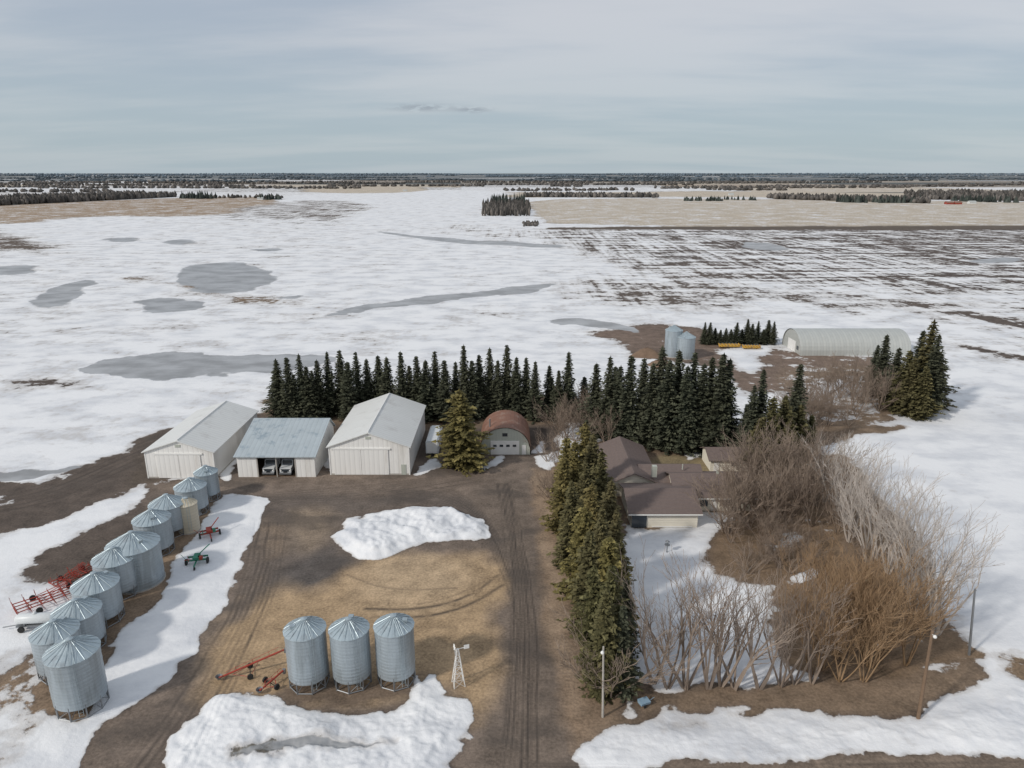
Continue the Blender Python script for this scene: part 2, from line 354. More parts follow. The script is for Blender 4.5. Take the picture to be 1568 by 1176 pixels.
# very gentle rolling rise far away
fr_=np.clip((P[:,1]-9000)/14000,0,1); Z=Z+fr_*45*(.5+.5*vn(P[:,0]/5200.,P[:,1]/9000.,3))
V=np.stack([P[:,0],P[:,1],Z],1).astype(np.float32)
i=np.arange(nr-1)[:,None]*nc+np.arange(nc-1)[None,:]; i=i.ravel()
Fc=np.stack([i,i+1,i+1+nc,i+nc],1).astype(np.int32)
me=bpy.data.meshes.new('ground'); me.vertices.add(NV); me.vertices.foreach_set('co',V.ravel())
me.loops.add(Fc.size); me.loops.foreach_set('vertex_index',Fc.ravel()); me.polygons.add(len(Fc))
me.polygons.foreach_set('loop_start',np.arange(0,Fc.size,4,dtype=np.int32)); me.polygons.foreach_set('use_smooth',np.ones(len(Fc),bool)); me.update(calc_edges=True)
for nm,a in (('cov',cov),('wat',wat),('fur',fur),('trk',trk),('pave',pave)):
    at=me.attributes.new(nm,'FLOAT','POINT'); at.data.foreach_set('value',a.astype(np.float32))
at=me.attributes.new('soil','FLOAT_COLOR','POINT'); at.data.foreach_set('color',np.concatenate([col,np.ones((NV,1))],1).astype(np.float32).ravel())
ground=bpy.data.objects.new('ground',me); scene.collection.objects.link(ground)
m,nt,b=newmat('ground_snow_soil'); me.materials.append(m)
pos=N(nt,'ShaderNodeNewGeometry').outputs['Position']
A=lambda s,o='Fac':N(nt,'ShaderNodeAttribute',attribute_name=s).outputs[o]
n1=noise(nt,pos,.03,5,.6); n2=noise(nt,pos,.35,6,.66); n3=noise(nt,pos,3.0,3,.65); nm_=noise(nt,scaled(nt,pos,(.8,1.2,1)),.09,6,.62)
nn=mth(nt,'ADD',mth(nt,'ADD',mth(nt,'MULTIPLY',n1,.33),mth(nt,'MULTIPLY',n2,.34)),mth(nt,'MULTIPLY',nm_,.33))
fy=noise(nt,scaled(nt,pos,(.25,.012,1)),1,4,.6); fx=noise(nt,scaled(nt,pos,(.014,.11,1)),1,4,.6)
fu=mth(nt,'ADD',mth(nt,'MULTIPLY',mth(nt,'SUBTRACT',fy,.5),1.8),mth(nt,'MULTIPLY',mth(nt,'SUBTRACT',fx,.5),2.4))
fu=mth(nt,'MULTIPLY',fu,A('fur'))
s=mth(nt,'ADD',mth(nt,'ADD',A('cov'),mth(nt,'MULTIPLY',mth(nt,'SUBTRACT',nn,.5),4.9)),fu)
snow=sstep(nt,s,.42,.60)
w=mth(nt,'ADD',A('wat'),mth(nt,'MULTIPLY',mth(nt,'SUBTRACT',nn,.5),2.2)); water=sstep(nt,w,.36,.60)
sv=mth(nt,'ADD',mth(nt,'MULTIPLY',n2,1.6),mth(nt,'MULTIPLY',n3,1.4)); sv=mth(nt,'ADD',sv,mth(nt,'MULTIPLY',n1,.8)); sv=mth(nt,'SUBTRACT',sv,.9)
sv=mth(nt,'MAXIMUM',sv,.25)
sc=mixc(nt,1.0,A('soil','Color'),sv,'MULTIPLY')
tr=mth(nt,'MULTIPLY',A('trk'),sstep(nt,n2,.3,.55)); sc=mixc(nt,mth(nt,'MULTIPLY',tr,.75),sc,(.055,.045,.038))
wetp=mth(nt,'MULTIPLY',sstep(nt,nm_,.50,.62),A('pave')); sc=mixc(nt,mth(nt,'MULTIPLY',wetp,.55),sc,(.08,.067,.058))
snc=mixc(nt,sstep(nt,nm_,.36,.6),(.66,.67,.69),(.82,.82,.82))
snc=mixc(nt,mth(nt,'MULTIPLY',sstep(nt,s,1.05,.55),.5),snc,(.45,.41,.37))
wc=mixc(nt,sstep(nt,nm_,.35,.65),(.26,.26,.26),(.42,.425,.43))
c=mixc(nt,snow,sc,snc); c=mixc(nt,water,c,wc)
nt.links.new(c,b.inputs['Base Color'])
r=mth(nt,'MULTIPLY_ADD',water,-.45,.85); nt.links.new(r,b.inputs['Roughness']); b.inputs['Specular IOR Level'].default_value=.25
h=mth(nt,'ADD',mth(nt,'MULTIPLY',snow,.35),mth(nt,'ADD',mth(nt,'MULTIPLY',n3,.15),mth(nt,'MULTIPLY',n2,.6)))
h=mth(nt,'SUBTRACT',h,mth(nt,'MULTIPLY',tr,.3)); h=mth(nt,'MULTIPLY',h,mth(nt,'SUBTRACT',1,water))
bump(nt,h,.5,.45,b)
# ---------------- buildings ----------------
def gable(b_w,b_r,x0,x1,y0,y1,zw,zr,axis='Y',o=.35,t=.16,fr=.5):
    a0,a1,c0,c1=(x0,x1,y0,y1) if axis=='Y' else (y0,y1,x0,x1)
    am=a0+(a1-a0)*fr
    b_w.prism([(a0,0),(a1,0),(a1,zw),(am,zr),(a0,zw)],c0,c1,0,axis,skip=(2,3))
    s0=(zr-zw)/(am-a0); s1=(zr-zw)/(a1-am)
    pr=[(a0-o,zw-s0*o),(am,zr),(a1+o,zw-s1*o),(a1+o,zw-s1*o+t),(am,zr+t),(a0-o,zw-s0*o+t)]
    b_r.prism(pr,c0-o,c1+o,0,axis)
def steel_shed(x0,x1,y0,y1,zw,zr,door):
    e=root('steel_machine_shed',(x0+x1)/2,y0); h=(x1-x0)/2; L=y1-y0
    bw,br=B(),B(); gable(bw,br,-h,h,0,L,zw,zr); bw.obj('walls',['white'],e); br.obj('roof',['whiteroof'],e)
    d=B(); 
    for k in range(2):
        xa=door[0]+(door[1]-door[0])*k/2; xb=door[0]+(door[1]-door[0])*(k+1)/2
        d.box(xa+.04,xb-.04,-.14,-.02,.1,zw-.55)
    d.obj('sliding_doors',['white'],e)
    tr=B(); tr.box(door[0]-.4,door[1]+.4,-.2,-.01,zw-.5,zw-.25); tr.box(-h-.02,-h+.2,-.06,-.004,0,zw-.02); tr.box(h-.2,h+.02,-.06,-.004,0,zw-.02)
    tr.tube((0,0,zr+.16),(0,L,zr+.16),.16,n=6)
    tr.obj('trim',['trim'],e)
    wd=B(); wd.box(h-1.6,h-.7,-.08,-.01,.05,2.1); wd.box(-.5,.5,-.07,-.01,zr-1.2,zr-.7); wd.obj('walk_door',['panel'],e)
    fd=B(); fd.box(-h-.03,h+.03,-.03,L+.03,-.05,.28); fd.obj('base_flashing',['greywood'],e)
    return e
steel_shed(-67.2,-54.6,120.7,143.8,5.2,7.3,(-4.2,3.9))
steel_shed(-33.9,-19.0,122.2,146.2,5.6,8.3,(-6.6,3.6))
# open-front shed
e=root('open_front_shed',-43.5,121.2)
w_=B(); h=7.15;L=14.8;zw=4.2;yr=11.5;zr=7.4
w_.prism([(0,0),(L,0),(L,zw+.6),(yr,zr),(0,zw)],-h,-h+.2,0,'X'); w_.prism([(0,0),(L,0),(L,zw+.6),(yr,zr),(0,zw)],h-.2,h,0,'X')
w_.box(-h+.2,h-.2,L-.2,L,0,zw+.6); w_.box(-h+.2,-3.4,0,.2,0,zw-.1); w_.box(3.5,h-.2,0,.2,0,zw-.1); w_.box(-3.4,3.5,0,.2,3.8,zw-.1)
w_.obj('walls',['white'],e)
r_=B(); r_.prism([(-.5,zw-.14),(yr,zr),(L+.3,zw+.35),(L+.3,zw+.5),(yr,zr+.16),(-.5,zw+.02)],-h-.4,h+.4,0,'X'); r_.obj('roof',['greyroof'],e)
p_=B(); p_.box(-.08,.1,.02,.22,0,3.8); p_.box(-3.55,-3.35,-.06,.0,0,3.8); p_.box(3.45,3.65,-.06,0,0,3.8); p_.obj('door_posts',['greywood'],e)
f_=B(); f_.box(-h+.2,h-.2,.2,L-.2,.01,.05); f_.obj('floor',['dirtpile'],e)
def wheel(bb,x,y,r,w,mi=0,axis='X',z=None):
    z=r if z is None else z
    a=(w/2,0,0) if axis=='X' else (0,w/2,0)
    bb.tube((x-a[0],y-a[1],z),(x+a[0],y+a[1],z),r,n=14,mi=mi)
def truck(x,y,name='grain_truck'):
    e=root(name,x,y)
    b1=B(); b1.prism([(0,.75),(0,1.55),(1.3,1.7),(1.75,2.6),(3.0,2.65),(3.1,.75)],-1.05,1.05,0,'X'); b1.obj('cab',['truckwhite'],e)
    g=B(); g.box(-.85,.85,-.03,.0,.95,1.45); g.prism([(1.3,1.76),(1.72,2.54),(1.72,2.52),(1.32,1.72)],-.9,.9,0,'X'); g.box(-.9,.9,1.38,1.46,1.8,2.45); g.obj('grille_and_windshield',['glass'],e)
    k=B(); k.box(-1.2,1.2,3.3,8,1.1,2.7); k.obj('grain_box',['truckwhite'],e)
    f=B(); f.box(-1.1,1.1,-.25,-.05,.5,.8); f.box(-.4,.4,0,8,.7,.95); f.obj('bumper_and_frame',['steel'],e)
    w=B(); [wheel(w,sx*.95,yy,.5,.35) for sx in(-1,1) for yy in(.8,6.2,7.3)]; w.obj('wheels',['rubber'],e)
    l=B(); [l.tube((sx*.85,-.02,1.15),(sx*.85,-.06,1.15),.16,n=10) for sx in(-1,1)]; l.obj('headlights',['trim'],e)
truck(-45.2,121.6); truck(-42.0,121.5)
def quonset(name,x,y,w,l,hh,rz,roof,endm,big=True):
    e=root(name,x,y,0,rz); n=18; pr=[]
    for i in range(n+1):
        a=math.pi*i/n; pr.append((-w/2*math.cos(a),hh*math.sin(a)**.8 if 0<i<n else 0))
    rb=B(); pr2=[(a*1.02,z*1.02) for a,z in pr]; k=max(4,int(l/.9))
    vs=[];fs=[]
    for j in range(k+1):
        yy=l*j/k; s=1.0+(.006 if j%2 else 0)
        vs+=[(a*s,yy,z*s) for a,z in pr2]
    m_=len(pr2)
    for j in range(k):
        for q in range(m_-1): fs.append((j*m_+q,(j+1)*m_+q,(j+1)*m_+q+1,j*m_+q+1))
    rb.add(vs,fs); o=rb.obj('arched_roof',[roof],e)
    wb=B(); 
    for yy in (.25,l-.25): wb.add([(a*.985,yy,z*.985) for a,z in pr],[tuple(range(len(pr)))])
    wb.obj('end_walls',[endm],e)
    d=B(); s=w*.28 if not big else w*.2
    d.box(-s,s,.12,.22,.05,hh*.52); d.obj('overhead_door',['trim'],e)
    if not big:
        g=B(); [g.box(-s+.5+i*1.3,-s+1.2+i*1.3,.08,.115,hh*.30,hh*.38) for i in range(4)]; g.box(-.5,.5,.2,.24,hh*.68,hh*.8); g.obj('door_windows',['glass'],e)
        g=B(); g.box(w*.33,w*.41,.14,.24,.05,2.0); g.obj('walk_door',['trim'],e)
        g=B(); g.tube((-w*.3,3,hh*.8),(-w*.3,3,hh+.9),.15,n=8); g.obj('flue_pipe',['steel'],e)
    else:
        g=B(); g.box(s+1,s+2.4,.14,.2,1.2,2.4); g.obj('end_window',['glass'],e)
quonset('quonset_garage',-1.4,131.9,10.2,11,5.7,0,'rust','panel',False)
xa=PX(1212,220,3); xb=PX(1377,220,3)
quonset('quonset_storage_building',xa,220,15,xb-xa,6.6,-math.pi/2,'qgrey','qgrey',True)
# house
e=root('farm_house',29,107)
def wing(x0,x1,y0,y1,zw,zr,axis,name):
    bw,br=B(),B(); gable(bw,br,x0-29,x1-29,y0-107,y1-107,zw,zr,axis,.6,.14); bw.obj(name+'_walls',['cream'],e); br.obj(name+'_roof',['brownroof'],e)
wing(18.9,29.4,101.6,112,2.8,4.3,'X','front_wing')
wing(27.5,40,107.4,117.2,2.75,4.6,'X','main_wing')
wing(17.0,25.2,113,130,2.7,4.4,'Y','rear_wing')
wing(23,33,113.5,121,2.6,4.15,'X','link')
g=B()
g.box(18.95-29,21.3-29,101.45-107,101.58-107,.1,2.4); g.box(31.2-29,32.5-29,107.3-107,107.39-107,.9,2.1); g.box(34.5-29,36.3-29,107.3-107,107.39-107,1.0,2.1)  # first box is a dark sheet standing in for the porch's shade
g.box(16.9-29,16.99-29,116-107,118.2-107,1,2.1); g.box(16.9-29,16.99-29,122-107,124-107,1,2.1)
g.obj('windows_and_dark_porch',['glass'],e)
g=B(); g.box(33.1-29,34.0-29,107.28-107,107.39-107,.1,2.1); g.box(22.2-29,28.6-29,101.5-107,101.59-107,.15,.3); g.obj('door',['trim'],e)
g=B(); g.box(24.2-29,25-29,113-107,113.8-107,3.6,5.6); g.box(35-29,35.4-29,112-107,112.4-107,4.3,5.2); g.tube((1,8.5,4),(1,8.5,5),.1,n=8); g.obj('chimney',['panel'],e)
g=B(); g.box(18.3-29,30-29,100.98-107,101.0-107,2.42,2.66); g.box(30.1-29,40.6-29,106.78-107,106.8-107,2.36,2.6); g.obj('fascia',['trim'],e)
e=root('garden_shed',40.9,123.8)
bw,br=B(),B(); gable(bw,br,-3.5,3.5,0,6,2.4,3.6,'X',.5); bw.obj('walls',['cream'],e); br.obj('roof',['brownroof'],e)
g=B(); g.box(-2.9,-1.9,-.08,-.01,.1,2.0); g.obj('door',['trim'],e); g=B(); g.box(.4,1.6,-.08,-.01,1.1,1.9); g.obj('window',['glass'],e)
# cargo trailer beside shed
e=root('cargo_trailer',-15.8,131)
g=B(); g.prism([(-1.25,.7),(1.25,.7),(1.25,3.1),(.9,3.35),(-.9,3.35),(-1.25,3.1)],0,9); g.obj('box_body',['truckwhite'],e)
g=B(); [wheel(g,s*1.15,y,.45,.3) for s in(-1,1) for y in(3.5,4.6)]; g.tube((0,0,.7),(0,-1.6,.6),.09); g.obj('wheels_and_tongue',['rubber'],e)
g=B(); g.box(-1.0,-.02,-.06,-.01,.8,3.0); g.box(.02,1.0,-.06,-.01,.8,3.0); g.obj('rear_doors',['trim'],e)
# ---------------- grain bins ----------------
def grain_bin(x,y,dia,H,legs=True,m='galv'):
    e=root('grain_bin',x,y,0,random.uniform(0,6)); R=dia/2; rh=R*.52; ze=H-rh-.15; zb=max(1.2,H*.16) if legs else .15
    bb=B(); pr=[]; k=max(4,int((ze-zb)/.82)); 
    for j in range(k+1):
        z=zb+(ze-zb)*j/k; pr+=[(R,z-.03),(R+.035,z)] if j else [(R+.03,z)]
    pr=[(R,zb)]+[p for p in pr if p[1]>zb]; bb.lathe(pr,32); bb.obj('corrugated_wall',[m],e)
    rb=B(); rb.lathe([(R+.1,ze-.04),(R+.1,ze+.03),(R*.55,ze+rh*.5),(.32,ze+rh)],36,rip=.018)
    for i in range(18):
        a=2*math.pi*i/18; c_,s_=math.cos(a),math.sin(a)
        rb.tube(((R+.08)*c_,(R+.08)*s_,ze+.05),(.35*c_,.35*s_,ze+rh+.03),.035,n=4)
    rb.obj('cone_roof',['galv2' if m=='galv' else m],e)
    cb=B(); cb.lathe([(.36,ze+rh-.05),(.36,ze+rh+.18),(.05,ze+rh+.3),(0,ze+rh+.3)],14); cb.box(R*.45,R*.45+.55,-.28,.28,ze+rh*.45,ze+rh*.45+.28); cb.obj('fill_cap',['galv2'],e)
    if legs:
        hb=B(); hb.lathe([(R*.98,zb),(.25,.45),(.25,.3),(0,.3)],28); hb.obj('hopper',['galv'],e)
        lb=B(); n=10 if R>2.4 else 8
        for i in range(n):
            a=2*math.pi*i/n; a2=2*math.pi*(i+1)/n
            p=((R-.05)*math.cos(a),(R-.05)*math.sin(a)); q=((R-.05)*math.cos(a2),(R-.05)*math.sin(a2))
            lb.tube((p[0],p[1],0),(p[0],p[1],zb+.4),.075,n=5)
            if i%2==0: lb.tube((p[0],p[1],.15),(q[0],q[1],zb),.03,n=4)
            lb.tube((p[0],p[1],.12),(q[0],q[1],.12),.06,n=4)
            lb.tube((p[0]*.99,p[1]*.99,.15),(p[0]*.4,p[1]*.4,zb*.5),.04,n=4)
        lb.obj('legs_and_skid',['steel'],e)
    else:
        lb=B(); lb.lathe([(R+.12,0),(R+.12,.16),(0,.17)],28); lb.obj('foundation',['greywood'],e)
    ld=B(); a=math.radians(-60)-e.rotation_euler[2]
    for s in (-.2,.2):
        px_=(R+.16)*math.cos(a)-s*math.sin(a); py_=(R+.16)*math.sin(a)+s*math.cos(a)
        ld.tube((px_,py_,.6),(px_,py_,ze+.1),.025,n=4)
        qx=.5*math.cos(a)-s*math.sin(a); qy=.5*math.sin(a)+s*math.cos(a); ld.tube((px_,py_,ze+.15),(qx,qy,ze+rh+.08),.025,n=4)
    for j in range(int(ze/.35)):
        z=.7+j*.35
        if z>ze: break
        cx=(R+.16)*math.cos(a); cy=(R+.16)*math.sin(a); ld.tube((cx+.2*math.sin(a),cy-.2*math.cos(a),z),(cx-.2*math.sin(a),cy+.2*math.cos(a),z),.015,n=3)
    ld.obj('ladder',['galv2'],e)
def bin_px(cx,by,wpx,ty,legs=True,m='galv'):
    x,y=W(cx,by); D=y*CP+CH*SP; dia=wpx/F*(D-4*SP); y2=y+dia*.45; x2=PX(cx,y2,4)
    grain_bin(x2,y2,dia,HT(y2,ty),legs,m); return x2,y2
for a in [(316,770,34,713,1,'galv'),(292,793,46,732,1,'galv'),(286,818,30,762,0,'beige'),(257,826,52,757,1,'galv'),(234,856,54,780,1,'galv'),
          (206,908,76,814,0,'galv'),(177,922,62,838,1,'galv'),(148,966,66,877,1,'galv'),(119,1008,68,918,1,'galv'),(87,1048,66,950,1,'galv'),(117,1104,76,978,1,'galv'),
          (470,1064,62,947,1,'galv'),(537,1062,60,947,1,'galv'),(605,1058,60,942,1,'galv'),
          (1031,548,26,498,0,'galv'),(1050,551,28,508,0,'galv')]:
    bin_px(a[0],a[1],a[2],a[3],bool(a[4]),a[5])
# ---------------- small objects ----------------
def auger(px0,py0,px1,py1,zt,colr='red',name='grain_auger'):
    x0,y0=W(px0,py0); x1,y1=W(px1,py1); e=root(name,x0,y0); dx,dy=x1-x0,y1-y0
    g=B(); g.tube((0,0,.35),(dx,dy,zt),.11,n=8); g.tube((dx*.1,dy*.1,.9),(dx*.9,dy*.9,zt+.45),.025,n=4)
    for k in (.25,.5,.75): g.tube((dx*k,dy*k,.35+(zt-.35)*k),(dx*k,dy*k,.35+(zt-.35)*k+.55),.025,n=4)
    mx,my=dx*.45,dy*.45; L=math.hypot(dx,dy); nx,ny=-dy/L,dx/L
    for s in(-1,1): g.tube((dx*.6,dy*.6,zt*.6+.2),(mx+nx*s,my+ny*s,.35),.04,n=4); g.tube((dx*.2,dy*.2,.4),(mx+nx*s,my+ny*s,.35),.04,n=4)
    g.obj('auger_tube',[colr],e)
    w=B()
    for s in(-1,1): w.tube((mx+nx*s*1.0-nx*.1,my+ny*s-ny*.1,.33),(mx+nx*s+nx*.1,my+ny*s+ny*.1,.33),.33,n=12)
    w.tube((mx-nx,my-ny,.33),(mx+nx,my+ny,.33),.05,n=5); w.obj('wheels',['rubber'],e)
    h=B(); h.lathe([(.4,.6),(.2,.2),(.0,.15)],8); h.box(dx-.15,dx+.15,dy-.15,dy+.15,zt-.45,zt+.1); h.obj('hopper_and_spout',['steel'],e)
auger(336,1042,440,1019,2.2); auger(398,1062,436,1036,.9)
def machine(px,py,c1,rz,name,sc=.85):
    x,y=W(px,py); e=root(name,x,y,0,rz); e.scale=(sc,sc,sc)
    g=B(); g.box(-1.6,1.6,-.12,.12,.7,.95); g.box(-1.6,1.6,1.1,1.3,.7,.95); g.box(-.1,.1,-2.2,1.3,.7,.85); g.prism([(-.4,.95),(1.0,.95),(1.2,1.5),(-.6,1.5)],-.5,.5,0,'X')
    for k in range(7): g.tube((-1.5+k*.5,1.2,.8),(-1.5+k*.5,1.6,.05),.035,n=4)
    g.tube((.3,.4,1.6),(1.9,1.9,2.6),.09,n=6); g.tube((-1.6,0,.9),(-2.5,.5,1.8),.05,n=4)
    g.obj('frame_and_hopper',[c1],e)
    w=B(); [w.tube((s*1.7-.14,.1,.55),(s*1.7+.14,.1,.55),.55,n=14) for s in(-1,1)]; w.tube((-.1,-2,.3),(.1,-2,.3),.3,n=10); w.obj('wheels',['rubber'],e)
    r=B(); r.box(.3,1.0,-.4,.2,.95,1.5); r.tube((-1.2,-.4,.8),(-1.2,-.4,1.9),.06,n=5); r.tube((-1.8,-.6,1.3),(-.6,-.6,1.3),.05,n=5); r.obj('engine',['red' if c1=='teal' else 'teal'],e)
machine(322,822,'red',.5,'grain_auger_mover'); machine(302,864,'teal',.2,'seed_drill')
def harrow(px,py,rz,n_,name,w_=1.6):
    x,y=W(px,py); e=root(name,x,y,0,rz); g=B(); L0=n_*1.35/2
    for k in range(n_):
        yy=-L0+k*1.35; a_=random.uniform(-.5,.5); g.tube((-w_,yy,.6+random.uniform(-.2,.4)),(w_,yy+a_,1.0),.06,n=5)
        for q in range(7):
            xx=-w_+q*w_*.33; g.tube((xx,yy,.9),(xx+.15,yy+.35,random.uniform(.05,.3)),.03,n=4)
            if random.random()<.6: g.tube((xx,yy,.9),(xx+random.uniform(-.4,.4),yy-.1,1.3+random.uniform(0,.7)),.035,n=4)
    for s in(-.8,-.25,.3,.85): g.tube((s*w_,-L0,.8),(s*w_*.6,L0,.8),.07,n=5); g.tube((s*w_,-L0*.4,.9),(s*w_*.3,L0*.3,1.9),.05,n=4)
    g.tube((0,L0,.9),(0,L0+1.8,.5),.08,n=5); g.obj('frame_and_tines',['red'],e)
    w=B(); [w.tube((s-.12,yy,.4),(s+.12,yy,.4),.4,n=12) for s in(-w_-.3,w_+.3) for yy in(-L0*.5,L0*.4)]; w.obj('wheels',['rubber'],e)
harrow(88,918,-.8,7,'red_harrow'); harrow(122,885,-.5,5,'red_cultivator',1.3)
# tank on trailer
x,y=W(58,962); e=root('nurse_tank_trailer',x,y,0,0.1); g=B()
pr=[(0,-2.3),(.45,-2.25),(.65,-1.95),(.65,1.95),(.45,2.25),(0,2.3)]
vs=[];n=16
for r_,u in pr:
    for i in range(n): a=2*math.pi*i/n; vs.append((u,r_*math.cos(a),1.45+r_*math.sin(a)))
g.add(vs,[(k*n+i,k*n+(i+1)%n,(k+1)*n+(i+1)%n,(k+1)*n+i) for k in range(5) for i in range(n)]); g.tube((0,0,2.05),(0,0,2.3),.2,n=8); g.obj('tank',['truckwhite'],e,True)
g=B(); g.box(-2.2,2.2,-.5,.5,.6,.75); g.tube((-2.2,0,.65),(-4,0,.4),.07); [g.box(s-.08,s+.08,-.5,.5,.7,1.0) for s in(-1.2,1.2)]; g.obj('chassis',['steel'],e)
w=B(); [w.tube((sx,s-.1,.4),(sx,s+.1,.4),.4,n=12) for s in(-.75,.75) for sx in(-1.5,1.5)]; w.obj('wheels',['rubber'],e)
# ornamental windmill
x,y=W(702,1048); e=root('garden_windmill',x,y,0,.3); Ht=HT(y,994); g=B()
for sx in(-1,1):
    for sy in(-1,1): g.tube((sx*.62,sy*.62,0),(sx*.1,sy*.1,Ht),.045,.035,n=4)
for k in range(5):
    z0=Ht*k/5; z1=Ht*(k+1)/5; a0=.62-.52*k/5; a1=.62-.52*(k+1)/5
    for (s1,s2) in (((-1,-1),(1,-1)),((1,-1),(1,1)),((1,1),(-1,1)),((-1,1),(-1,-1))):
        g.tube((s1[0]*a0,s1[1]*a0,z0),(s2[0]*a1,s2[1]*a1,z1),.025,n=3); g.tube((s2[0]*a0,s2[1]*a0,z0),(s1[0]*a1,s1[1]*a1,z1),.025,n=3); g.tube((s1[0]*a1,s1[1]*a1,z1),(s2[0]*a1,s2[1]*a1,z1),.025,n=3)
g.obj('lattice_tower',['trim'],e)
g=B()
for k in range(10):
    a=2*math.pi*k/10; c_,s_=math.cos(a),math.sin(a); c2,s2=math.cos(a+.35),math.sin(a+.35)
    g.add([(-.35,.12*c_,Ht+.12*s_),(-.35,.62*c_,Ht+.62*s_),(-.28,.62*c2,Ht+.62*s2),(-.3,.12*c2,Ht+.12*s2)],[(0,1,2,3)])
g.tube((-.4,0,Ht),(.9,0,Ht+.05),.035,n=5); g.box(.7,1.3,-.01,.01,Ht-.15,Ht+.35); g.obj('rotor_and_tail',['trim'],e)
# poles
def pole(pxb,pyb,pxt,pyt,name,m,lamp,r=.16):
    x,y=W(pxb,pyb); z=HT(y,pyt); xt=PX(pxt,y,z); e=root(name,x,y); g=B(); g.tube((0,0,-.2),(xt-x,0,z),r,r*.7,n=8); g.obj('pole',[m],e)
    if lamp:
        g=B(); dx=xt-x; g.tube((dx,0,z-.4),(dx-.2*lamp,-.7,z-.05),.04,n=5); g.lathe([(0,z+.1),(.1,z+.05),(.19,z-.1),(.15,z-.22),(0,z-.25)],10,cx=dx-.2*lamp,cy=-.8); g.obj('yard_lamp',['trim'],e)
    else:
        g=B(); g.tube((xt-x-.1,0,z-.35),(xt-x+.1,-.15,z-.1),.05,n=5); g.obj('insulator',['steel'],e)
pole(923,1098,924,990,'light_pole','greywood',1,.13)
pole(1406,1100,1428,966,'utility_pole_with_lamp','wood',1,.2)
pole(1484,1003,1493,902,'utility_pole','steel',0,.15)
# bird feeder
x,y=W(1021,846); e=root('bird_feeder',x,y); g=B(); g.lathe([(.25,0),(.08,.15),(.07,1.1),(.4,1.25),(.42,1.35),(0,1.3)],10); g.tube((0,0,1.3),(0,0,1.9),.05,n=5); g.lathe([(.35,1.8),(0,2.1)],8); g.obj('pedestal_and_bowl',['steel'],e)
x,y=W(986,1080); e=root('lawn_cart',x,y,0,.4); e.scale=(.7,.7,.7); g=B(); g.prism([(-.5,.4),(.5,.4),(.65,.9),(-.65,.9)],-.8,.8,0,'X'); g.tube((.8,0,.5),(1.8,0,.9),.04,n=5); g.obj('tub',['blue'],e)
w=B(); [w.tube((-.2,s-.06,.25),(-.2,s+.06,.25),.25,n=10) for s in(-.6,.6)]; w.obj('wheels',['rubber'],e)
for i,(pa,pb,py) in enumerate([(1102,1133,533),(1138,1164,535)]):
    xa,y=W(pa,py); xb,_=W(pb,py); e=root('yellow_grain_header',xa,y,0,random.uniform(-.1,.1)); L=xb-xa; g=B(); g.prism([(0,.4),(1.5,.3),(1.7,1.0),(1.2,1.2),(.6,.7)],0,L,0,'X')
    for s in (0,L): g.tube((s,-.3,.6),(s,1.7,1.2),.12,n=5)
    g.tube((0,-.4,1.3),(L,-.4,1.3),.1,n=6); g.obj('header_body',['yellow'],e)
    g=B(); 
    for k in range(6): g.box(L*k/6+.1,L*k/6+.25,-.5,1.6,1.25,1.4)
    g.obj('reel_bats',['steel'],e)
    w=B(); [w.tube((L*k-.15,.8,.35),(L*k+.15,.8,.35),.35,n=10) for k in(.2,.8)]; w.obj('wheels',['rubber'],e)
def mound(px,py,w,h,name,m):
    x,y=W(px,py); vs=[];fs=[];n=20;R=9
    for j in range(R):
        for i in range(n):
            a=2*math.pi*i/n; r=w*(1-j/(R-1))*(1+.18*math.sin(3*a+px)+random.uniform(-.05,.05)); vs.append((r*math.cos(a),r*.7*math.sin(a),h*math.sin(j/(R-1)*1.57)**1.2*(1+random.uniform(-.06,.06))-.02))
    for j in range(R-1):
        for i in range(n): fs.append((j*n+i,j*n+(i+1)%n,(j+1)*n+(i+1)%n,(j+1)*n+i))
    g=B(); g.add(vs,fs); o=g.obj(name,[m],None,True); o.location=(x,y,0)
mound(990,545,5,2.6,'dirt_mound','dirtpile'); mound(1012,560,4,2,'dirt_mound','dirtpile')
